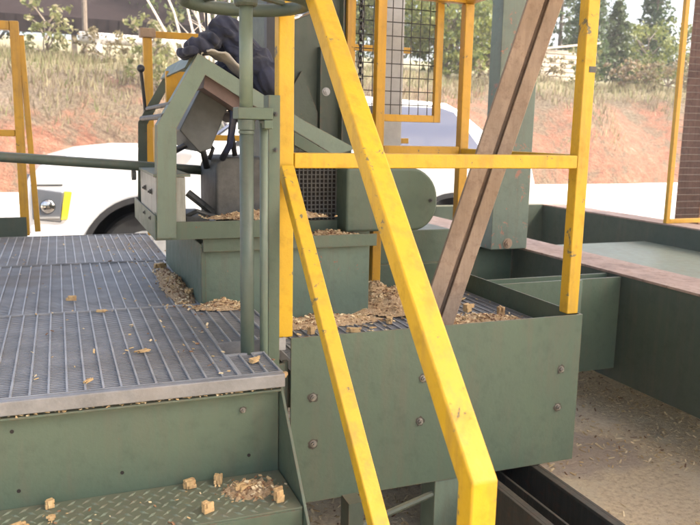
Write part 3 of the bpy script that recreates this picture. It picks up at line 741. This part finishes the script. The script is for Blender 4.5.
# grille box
b = MB(); b.box(.80,1.137,2.745,3.05,1.0,1.255); b.build('grille_box', M['hole'], SM)  # near-black block paints the shade inside the grille
b = MB()
for q in ((.80,.825,1.0,1.335),(1.062,1.137,1.0,1.255),(.825,1.062,1.0,1.045)): b.box(q[0],q[1],2.718,2.744,q[2],q[3])
b.prism([(.825,1.376),(.825,1.33),(1.0,1.24),(1.137,1.2552),(1.137,1.275),(1.02,1.275)],2.719,2.744,'y'); b.build('grille_frame', GR, SM, bevel=.002)
b = MB(); x = .83
while x < 1.062: b.box(x,x+.0042,2.728,2.732,1.045,1.36-(x-.825)*.55); x += .0165
z = 1.052
while z < 1.345:
    xm = min(1.062, .825+(1.36-z)/.55); b.box(.825,xm,2.7325,2.7365,z,z+.0042); z += .0165
b.build('grille_mesh', M['greymetal'], SM)
# round ended belt guard
pts = [(1.00,1.008),(1.30,1.008)]
for i in range(1,16):
    a = -math.pi/2 + math.pi*i/16; pts.append((1.262+.121*math.cos(a)+(.02 if i<8 else .0)*(1-i/8 if i<8 else 0), 1.129+.123*math.sin(a)))
pts += [(1.255,1.252),(1.00,1.252)]
b = MB(); b.prism(pts, 2.62, 2.86, 'y'); b.build('round_guard', GR, SM, bevel=.012, seg=3)
bolts([(1.352,2.619,1.125)],(0,-1,0),SM,.006,M['greymetal'])
b = MB(); b.box(1.17,1.70,3.08,3.5,.60,.945); b.build('rear_box', GR, SM, bevel=.004)
b = MB(); b.box(1.17,1.64,3.04,3.079,.60,.795); b.build('rear_skirt', GR, SM, bevel=.002)
b = MB(); b.tube([(1.465,3.3,.946),(1.465,3.3,1.37)],.035,16); b.tube([(1.465,3.3,1.36),(1.465,3.3,1.375)],.042,16); b.build('stub_column', M['green_pale'], SM)
# lever
b = MB(); b.tube([(.345,3.24,1.40),(.337,3.22,1.5),(.325,3.2,1.61)],.007,8); lv = b.build('lever', M['black'], SM)
b = MB(); b.sphere((.325,3.2,1.618),.016); b.build('lever_knob', M['black'], lv, smooth=True)
b = MB(); b.tube([(-1.3,2.98,1.345),(-.2,3.0,1.270),(.29,3.0,1.238),(.70,3.02,1.21)],.0190,12); b.build('feed_pipe', M['green_rod'], SM, smooth=True)
b = MB(); b.tube([(.26,3.0,1.205),(.275,3.0,1.205)],.022,6); b.build('pipe_clamp', M['greymetal'], SM)
b = MB(); b.tube([(.535,2.9,1.66),(.535,2.9,1.85)],.0045,6); b.build('thin_rod', M['black'], SM)

# control column in front with handwheel
CC = empty('control_column', (.46, 1.97, .45), 'green vertical control column with large handwheel on top', 'control column')
b = MB(); b.tube([(.462,1.955,1.43),(.462,1.955,1.70)],.0175,20); b.build('upper_pipe', M['green_rodp'], CC, smooth=True)
b = MB(); b.tube([(.463,1.958,.45),(.463,1.958,1.405)],.0185,20); b.build('cylinder_tube', M['green_rod'], CC, smooth=True)
b = MB(); b.tube([(.463,1.958,1.382),(.463,1.958,1.408)],.0225,20); b.tube([(.463,1.958,1.372),(.463,1.958,1.380)],.021,20); b.build('gland_ring', M['green_rod'], CC)
b = MB(); b.box(.436,.529,1.935,2.0,1.409,1.440); b.box(.505,.529,1.9355,2.0,1.385,1.4088); b.build('clamp_block', GR, CC, bevel=.003)
b = MB(); b.tube([(.513,1.97,.45),(.513,1.97,1.40)],.0115,14); b.build('guide_rod', M['green_rodp'], CC, smooth=True)
b = MB(); b.box(.530,.562,1.985,1.992,.45,1.475); b.box(.556,.562,1.992,2.04,.45,1.475); b.box(.530,.536,1.992,2.04,.45,1.475); b.build('channel', GR, CC, bevel=.001)
bolts([(.549,1.985,1.425),(.549,1.985,1.33)],(0,-1,0),CC,.005,M['greymetal'])
HW = MB(); HW.ring((.462,1.955,1.706),.158,.0175,64,12); hw = HW.build('handwheel', M['green_rod'], CC, smooth=True)
b = MB(); b.tube([(.462,1.955,1.692),(.462,1.955,1.698),(.462,1.955,1.712)],[.026,.030,.030],20); b.tube([(.462,1.955,1.712),(.462,1.955,1.76)],[.024,.018],16); b.build('hub', M['green_dark'], hw)
for k in range(4):
    a = R(35+90*k); b = MB(); b.tube([(.462+.02*math.cos(a),1.955+.02*math.sin(a),1.725),(.462+.147*math.cos(a),1.955+.147*math.sin(a),1.722)],.009,8); b.build('spoke', M['green_dark'], hw)

# grey vertical strip and chain behind the mesh gate
b = MB(); b.prism([(1.385,3.19),(1.482,3.19),(1.482,3.2),(1.395,3.2)],.95,2.7,'z')
tag(b.build('grey_strip', M['palegrey'], bevel=.002), 'pale grey vertical metal strip behind the mesh guard', 'metal strip')
b = MB(); z = 1.48; k = 0
while z < 2.6:
    mt = Matrix.Rotation(R(90),3,'X') if k % 2 == 0 else Matrix.Rotation(R(90),3,'X') @ Matrix.Rotation(R(0),3,'Z')
    mt = (Matrix.Rotation(R(90*(k%2)),3,'Z') @ Matrix.Rotation(R(90),3,'X')) @ Matrix.Diagonal((.72,1.15,1))
    b.ring((1.236,3.1,z),.0135,.0042,16,6,0,mt); z += .0235; k += 1
tag(b.build('hanging_chain', M['chain'], smooth=True), 'heavy steel chain hanging behind the mesh guard', 'chain')
b = MB(); b.box(1.205,1.222,3.14,3.16,1.40,2.6); tag(b.build('yellow_bar', M['orange_yellow']), 'thin orange upright bar beside the hanging chain', 'bar')

# leaning rusty channel
b = MB()
base = Vector((1.250, 2.352, .70)); top = Vector((1.262+(1.640-1.262)/(1.858-.70)*1.5, 2.352, .70+1.5)); d = (top-base).normalized()
mt = Matrix((Vector((0,1,0)).cross(d), Vector((0,1,0)), d)).transposed(); L_ = (top-base).length; c = (base+top)/2
ux = mt @ Vector((1,0,0)); uy = Vector((0,1,0)); rotz = Matrix.Rotation(R(-24),3,d)
mt = rotz @ mt; ux = mt @ Vector((1,0,0)); uy = mt @ Vector((0,1,0))
b.obox(c - ux*.030, (.056,.05,L_), mt); b.obox(c + ux*.037, (.048,.05,L_), mt); b.obox(c + uy*.012 + ux*.0055, (.0155,.010,L_*.998), mt)
tag(b.build('leaning_channel', M['rust'], bevel=.003), 'rusty brown steel channel leaning across the corner of the deck', 'steel channel')

# ---------------------------------------------------------------- green column and log deck beams
b = MB(); b.box(2.205,2.437,3.53,3.64,.757,5.60); gc = b.build('green_column', M['green_col'], bevel=.004); tag(gc, 'tall green steel column with rust patches behind the leaning channel', 'column')
bolts([(2.31,3.529,.79)],(0,-1,0),gc,.022,M['rust'])
BG = 'long green beams of the log deck'
def bigbeam(x0, x1, y0, y1, z0, z1, label):
    e = empty('deck_beam', ((x0+x1)/2, y0, z0), label, 'beam', BG)
    b = MB(); b.box(x0,x0+.012,y0,y1,z0,z1-.012); b.box(x1-.012,x1,y0,y1,z0,z1-.012); b.box(x0+.012,x1-.012,y0,y0+.012,z0,z1-.012); b.build('web', M['green_dark'], e, bevel=.002)  # darker green puts the shade on these side faces into the colour
    b = MB(); b.box(x0-.004,x1+.004,y0-.003,y1,z1-.0118,z1); b.build('top_flange', M['railtop'], e, bevel=.002); return e
bigbeam(2.43,2.69,3.655,5.8,.24,.757,'short green beam with worn pink top running back from the column')
bigbeam(2.43,2.69,.5,3.65,.24,.757,'long green beam with worn pink top running from the column to the right')
bigbeam(4.20,4.42,.5,5.95,.24,.757,'farther green beam with worn top behind the grey deck plate')
b = MB(); b.box(1.9,2.425,3.655,3.667,.24,.757); b.box(1.9,2.425,3.655,3.75,.745,.7572); tag(b.build('cross_beam', M['green'], bevel=.002), 'green cross beam under the foot of the tall column', 'beam')
b = MB(); b.box(2.695,4.195,5.85,5.95,.24,.757); b.box(2.0,2.425,5.85,5.95,.24,.757); tag(b.build('end_beam', M['green_dark'], bevel=.002), 'dark green end beam joining the two long beams', 'beam')
b = MB(); b.box(2.70,4.19,1.4,4.52,.592,.600); tag(b.build('deck_plate', M['green_pale'], bevel=.001), 'flat grey green plate lying between the two long beams', 'steel plate')
e = empty('bracket', (2.05,2.74,.4), 'green bracket joining the small deck to the long beam', 'bracket')
b = MB(); b.box(1.68,2.425,2.743,2.753,.30,.742); b.box(1.68,2.425,2.84,2.85,.30,.742); b.build('side_plate', M['green'], e, bevel=.001)
b = MB(); b.box(2.17,2.19,2.72,2.742,.30,.742); b.build('rib', M['green_pale'], e)
for i,(x,y) in enumerate(((2.56,.8),(2.56,3.9),(4.31,.8),(4.31,4.9))):
    b = MB(); b.box(x-.07,x+.07,y-.07,y+.07,0,.24); tag(b.build('beam_foot', M['green_dark']), ['near foot under the long pink topped beam','far foot under the long pink topped beam','near foot under the farther green beam','far foot under the farther green beam'][i], 'foot', 'feet under the log deck beams')

# end mesh guard and timber post
EG = empty('end_mesh_guard', (4.3, 4.3, .757), 'yellow edged wire mesh guard standing on the farther beam', 'mesh guard')
b = MB(); b.box(4.205,4.242,4.33,4.362,.758,3.0); b.box(4.242,6.0,4.33,4.362,2.97,3.0); b.box(4.242,6.0,4.33,4.362,.758,.79); b.build('frame', OY, EG, bevel=.003)
b = MB(); z = .82
while z < 2.97: b.tube([(4.24,4.345,z),(6.0,4.345,z)],.0014,5); z += .05
b.build('wire_mesh', M['wire'], EG)
b = MB(); b.box(4.82,5.1,4.62,4.88,0,5.4); tag(b.build('timber_post', M['timber'], bevel=.008), 'thick brown wooden post behind the end mesh guard', 'post')

# ---------------------------------------------------------------- shed roof above the camera (shade)
SR = empty('mill_shed', (1, 0, 4.2), 'open mill shed roof of grey sheeting shading the platform', 'shed')
b = MB(); n = 220; x0, x1 = -4.5, 8.6; ya, yb = -1.4, 3.95; vs = []; fs = []
for i in range(n+1):
    x = x0+(x1-x0)*i/n; z = 5.66+.02*math.cos(i*math.pi/2)
    vs += [(x,ya,z-.25),(x,yb,z),(x,yb,z+.004),(x,ya,z-.246)]
for i in range(n):
    for k in range(4): fs.append((i*4+k, i*4+(k+1)%4, i*4+4+(k+1)%4, i*4+4+k))
b.add(vs, fs); b.build('roof', M['roofmetal'], SR)
for y in (-.85,.6,2.2,3.75):
    b = MB(); b.box(x0,x1,y-.05,y+.05,5.32,5.40 if y < 0 else 5.56); b.build('purlin', M['timber'], SR)
for x, y in ((-4.3,3.75),(-4.3,-.85),(8.4,3.75),(8.4,-.85)):
    b = MB(); b.box(x-.1,x+.1,y-.1,y+.1,0,5.36); b.build('post', M['timber'], SR)

# ---------------------------------------------------------------- jacket draped over the arch
JK = None
def jacket():
    # heap of cloth: several folded lobes fused into one continuous surface with a metaball-like remesh
    b = MB(); random.seed(11)
    lobes = [((.590,2.62,1.660),(.075,.07,.055)),((.632,2.62,1.605),(.080,.09,.062)),((.680,2.62,1.55),(.060,.10,.075)),((.535,2.60,1.695),(.052,.06,.036)),((.545,2.59,1.722),(.048,.05,.026)),
             ((.490,2.58,1.670),(.040,.06,.022)),((.450,2.56,1.650),(.045,.055,.015)),((.412,2.55,1.628),(.030,.045,.012)),((.70,2.64,1.50),(.040,.08,.06)),((.60,2.66,1.58),(.08,.09,.06)),((.66,2.66,1.50),(.06,.08,.06))]
    for c_, s_ in lobes: b.sphere(c_, 1, 0, 20, 12, s_)
    o = b.build('draped_jacket', [M['cloth']], loc=(.60,2.6,1.6))
    rm = o.modifiers.new('r','REMESH'); rm.mode = 'VOXEL'; rm.voxel_size = .0035
    sm = o.modifiers.new('s','SMOOTH'); sm.iterations = 14; sm.factor = .7
    bpy.context.view_layer.update(); dg = bpy.context.evaluated_depsgraph_get()
    me = bpy.data.meshes.new_from_object(o.evaluated_get(dg)); o.modifiers.clear(); o.data = me
    T = Vector((.72, 0, -.69))          # folds run down the slope of the arch
    nrm = [v.normal.copy() for v in me.vertices]
    for v, n in zip(me.vertices, nrm):
        p = v.co.copy(); al = p.dot(T); pp = p - T*al*.72
        w_ = Vector((noise.noise(p*9), noise.noise(p*9+Vector((5,0,0))), noise.noise(p*9+Vector((0,7,0)))))*.03
        q = (pp + w_)
        f1 = 1-abs(noise.noise(q*17))*2.4; f2 = 1-abs(noise.noise(q*38+Vector((3,1,2))))*2.4; f3 = noise.noise(p*7)
        v.co = p + n*(.013*f1 + .0055*f2 + .018*f3 - .006)
    me.polygons.foreach_set('use_smooth', [True]*len(me.polygons)); me.update()
    tag(o, 'crumpled navy blue jacket draped over the top of the green arch', 'jacket')
jacket()
b = MB(); vs=[]; fs=[]
for i in range(13):
    for j in range(7):
        u=i/12; v=j/6; x=.462+.14*u+v*.0; z=1.632-.09*u+.035*math.sin(u*3.1)*(1-.4*v)+.004*math.sin(u*17+v*5); y=2.485+.10*v
        vs.append((x,y,z))
for i in range(12):
    for j in range(6): a=i*7+j; fs.append((a,a+7,a+8,a+1))
b.add(vs,fs); o=b.build('canvas_flap', M['canvas'], smooth=True); so=o.modifiers.new('t','SOLIDIFY'); so.thickness=.006
tag(o,'tan canvas flap lying under the navy jacket on the arch','canvas')

# ---------------------------------------------------------------- sawdust heaps and offcuts
def heap(cx, cy, z, rx, ry, h, label, seed=0, nchip=500, ridge=None):
    random.seed(seed); b = MB(); n = 40; vs = []; fs = []
    def H(u, v):
        r = math.sqrt(u*u+v*v); k = max(0, 1-r)**1.1
        return h*k*(1+.35*noise.noise(Vector((u*3+seed, v*3, 0)))) + .012*noise.noise(Vector((u*9, v*9, seed)))*min(1, k*4) - .004
    for j in range(n+1):
        for i in range(n+1):
            u = -1+2*i/n; v = -1+2*j/n; vs.append((cx+u*rx, cy+v*ry, z+H(u, v)))
    for j in range(n):
        for i in range(n):
            u=-1+2*(i+.5)/n; v=-1+2*(j+.5)/n
            if u*u+v*v > (.93+.12*noise.noise(Vector((u*4,v*4,seed+3))))**2: continue
            a = j*(n+1)+i; fs.append((a,a+1,a+n+2,a+n+1))
    b.add(vs, fs, 0)
    for _ in range(nchip):
        u = max(-1,min(1,random.gauss(0,.45))); v = max(-1,min(1,random.gauss(0,.45)))
        s = random.uniform(.002,.0075); leafbox(b, (cx+u*rx, cy+v*ry, z+max(0,H(u,v))+.002), (s*random.uniform(1,2.2), s, s*.35), random.randint(1,3) if random.random()<.9 else 3)
    return tag(b.build('sawdust_heap', [M['sawdust'],M['chipA'],M['chipB'],M['chipC']]), label, 'sawdust', kind='stuff')
def leafbox(b, p, s, mi):
    m = Matrix.Rotation(random.uniform(0,6.28),3,'Z') @ Matrix.Rotation(random.uniform(-.6,.6),3,'X') @ Matrix.Rotation(random.uniform(-.6,.6),3,'Y')
    b.obox(p, s, m, mi)
heap(1.17,2.68,.70,.27,.22,.105,'sawdust heaped around the foot of the rear yellow post',1,900)
heap(.85,2.50,.70,.30,.08,.035,'thin drift of sawdust along the machine base',2,500)
heap(.50,2.50,.782,.10,.055,.03,'small drift of pale chips at the corner of the machine base',3,260)
heap(.40,2.92,.778,.055,.42,.04,'dark bark and dust piled along the side of the machine base',4,420)
heap(.70,2.62,1.078,.24,.10,.028,'sawdust lying on the tray under the arch',5,400)
heap(.93,2.62,.998,.15,.09,.022,'sawdust lying on the ledge below the mesh grille',6,300)
heap(.405,1.675,.515,.088,.07,.020,'sawdust and bark gathered in the corner of the step',7,120)
heap(1.45,2.36,.70,.18,.10,.02,'thin sawdust beside the leaning channel foot',8,250)
# litter of chips on the ground and deck
random.seed(99); b = MB()
for _ in range(42000):
    x = random.uniform(.5,5.0); y = random.uniform(1.2,5.5)
    if noise.noise(Vector((x*1.6,y*1.6,4))) < random.uniform(-.6,.25): continue
    s = random.uniform(.002,.0075); leafbox(b,(x,y,.003),(s*random.uniform(1,5),s,s*.35),random.choice((0,0,0,0,1,1,1,2)))
tag(b.build('ground_chips',[M['chipA'],M['chipB'],M['chipC']]),'wood chips and shavings strewn over the yard under the platform','wood chips',kind='stuff')
b = MB()
for _ in range(230):
    x = random.uniform(-.5,.6); y = random.uniform(1.77,4.3); s = random.uniform(.002,.006)
    if random.random() < .5: x = .42-abs(random.gauss(0,.12))
    leafbox(b,(x,y,.7815),(s*random.uniform(1,3),s,s*.4),random.choice((0,1,1,2)))
for _ in range(60):
    x = random.uniform(-.5,.49); y = random.uniform(1.57,1.755); s = random.uniform(.002,.005); leafbox(b,(x,y,.5165),(s*2,s,s*.4),random.choice((0,1,1,2)))
for _ in range(160):
    x = random.uniform(-.3,.5); s = random.uniform(.002,.005); leafbox(b,(x,random.uniform(1.742,1.762),.7425),(s*2,s,s*.4),random.choice((0,1,1)))
for _ in range(200):
    x = random.uniform(.65,1.64); s = random.uniform(.003,.008); leafbox(b,(x,random.uniform(2.09,2.8),.7015),(s*2,s,s*.4),random.choice((0,1,1,2)))
tag(b.build('deck_chips',[M['chipA'],M['chipB'],M['chipC']]),'small wood crumbs scattered on the grating and step','wood crumbs',kind='stuff')
OG = 'wood offcuts lying on the platform'
def chunk(x, y, z, sx, sy, sz, rz, label, seed, tilt=0.):
    sx *= .9; sy *= .85; sz *= .82
    random.seed(seed); b = MB(); n = 4; m = Matrix.Rotation(rz,3,'Z') @ Matrix.Rotation(tilt,3,'Y')
    # a splintered block: a few stacked slivers of uneven length fused into one piece
    for i in range(n):
        for j in range(2):
            l = sx*random.uniform(.55,1.05); yy = -sy/2 + sy*(i+.5)/n; zz = -sz/2 + sz*(j+.5)/2
            m2 = m @ Matrix.Rotation(random.uniform(-.12,.12),3,'Z') @ Matrix.Rotation(random.uniform(-.1,.1),3,'Y')
            b.obox(Vector((x,y,z+sz*.42)) + m @ Vector((random.uniform(-.14,.14)*sx, yy*.9, zz*.85)), (l*.9, sy/n*1.15, sz/2*random.uniform(.8,1.1)), m2)
    tag(b.build('wood_offcut', M['chunk'], bevel=.0012, loc=(x,y,z)), label, 'wood offcut', OG)
D = .7805; S = .517; F = .7
for a in [(.192,2.037,D,.05,.018,.008,.4,'flat sliver of wood on the near grating, right of centre'),(.112,2.541,D,.045,.016,.01,-.2,'thin sliver at the joint between the two nearest gratings'),
          (.043,1.824,D,.035,.012,.008,.9,'smallest splinter near the front edge of the grating'),(.458,1.86,D,.05,.022,.013,.7,'pale splinter beside the foot of the control column'),
          (.515,1.80,D-.03,.035,.03,.02,.3,'crumbly piece at the corner between fascia and stringer'),(.394,3.307,D,.07,.035,.03,.6,'brown bark piece at the back of the machine base side'),
          (.405,2.95,D,.06,.035,.035,-.5,'brown bark piece halfway along the machine base side'),(.43,2.72,D+.01,.06,.03,.02,.9,'pale topped piece near the front corner of the machine base'),
          (.02,2.75,D,.035,.02,.022,.2,'small tan lump on the second grating'),
          (.265,1.735,S,.034,.030,.026,.3,'tan block against the fascia, left of a twin block on the step'),(.335,1.735,S,.028,.024,.030,1.2,'squarer tan block against the fascia beside its twin'),
          (.285,1.605,S,.032,.026,.03,.5,'tan cube at the front edge of the step'),(.385,1.675,S,.045,.03,.022,.3,'pale splintered block in the middle of the step corner'),
          (.452,1.60,S,.028,.026,.042,.2,'upright tan block next to the stringer'),(-.054,1.738,S,.024,.02,.026,.4,'small tan block against the fascia at the far left of the step'),
          (-.05,1.68,S,.022,.018,.012,.1,'pale flake on the step at its left'),(-.12,1.66,S,.06,.03,.012,.3,'broken flat piece at the left end of the step'),
          (.78,2.36,F,.03,.025,.035,.5,'pale lump on the small deck left of the lower handrail'),(.93,2.34,F,.055,.022,.02,-.2,'brown stick lying on the small deck'),
          (1.06,2.26,F,.04,.03,.025,.6,'tan block on the small deck behind the big handrail'),(1.10,2.42,F,.045,.025,.03,1.,'brown block near the sawdust heap'),
          (1.47,2.50,F,.05,.03,.04,.4,'brown lump beside the side guard plate'),(1.57,2.42,F,.04,.03,.04,1.4,'brown lump nearest the right corner post'),(.90,2.10,.7765,.03,.008,.006,0.,'white splinter resting on the edge of the guard plate')]:
    chunk(*a, seed=hash(a[:2]) % 1000)

# ---------------------------------------------------------------- thin volume added to imitate veiling lens glare
b = MB(); b.box(-170, 230, -70, 170, -1.5, 30)
hz_m = bpy.data.materials.new('veil'); hz_m.use_nodes = True; nt = hz_m.node_tree; nt.nodes.remove(nt.nodes['Principled BSDF'])
pv = nt.nodes.new('ShaderNodeVolumePrincipled'); pv.inputs['Density'].default_value = .0015; pv.inputs['Color'].default_value = (.95,.95,.95,1)
nt.links.new(pv.outputs[0], nt.nodes['Material Output'].inputs['Volume'])
tag(b.build('veil', hz_m), 'thin added haze in the sunlit air over the yard', 'veil', kind='stuff')
# ---------------------------------------------------------------- light
w = bpy.data.worlds.new('World'); sc.world = w; w.use_nodes = True; nt = w.node_tree
sky = nt.nodes.new('ShaderNodeTexSky'); sky.sky_type = 'NISHITA'; sky.sun_disc = False
SUN = Vector((.62, -.30, .80)).normalized()
el = math.asin(SUN.z); sky.sun_elevation = el; sky.sun_rotation = math.atan2(SUN.x, SUN.y); sky.air_density = 1.0; sky.dust_density = 7.0; sky.ozone_density = .3
nt.links.new(sky.outputs[0], nt.nodes['Background'].inputs['Color']); nt.nodes['Background'].inputs['Strength'].default_value = .15
sl = bpy.data.lights.new('sun', 'SUN'); sl.energy = 2.0; sl.angle = R(.53); sl.color = (1, .95, .86)
so = bpy.data.objects.new('sun', sl); COL.objects.link(so); so.rotation_euler = SUN.to_track_quat('Z', 'Y').to_euler()
sc.view_settings.view_transform = 'Standard'; sc.view_settings.look = 'None'; sc.view_settings.gamma = 1; sc.view_settings.use_curve_mapping = False
sc.view_settings.exposure = 2.15
sc.render.engine = 'CYCLES'; sc.cycles.max_bounces = 8; sc.cycles.diffuse_bounces = 4
try: sc.cycles.use_denoising = True
except Exception: pass
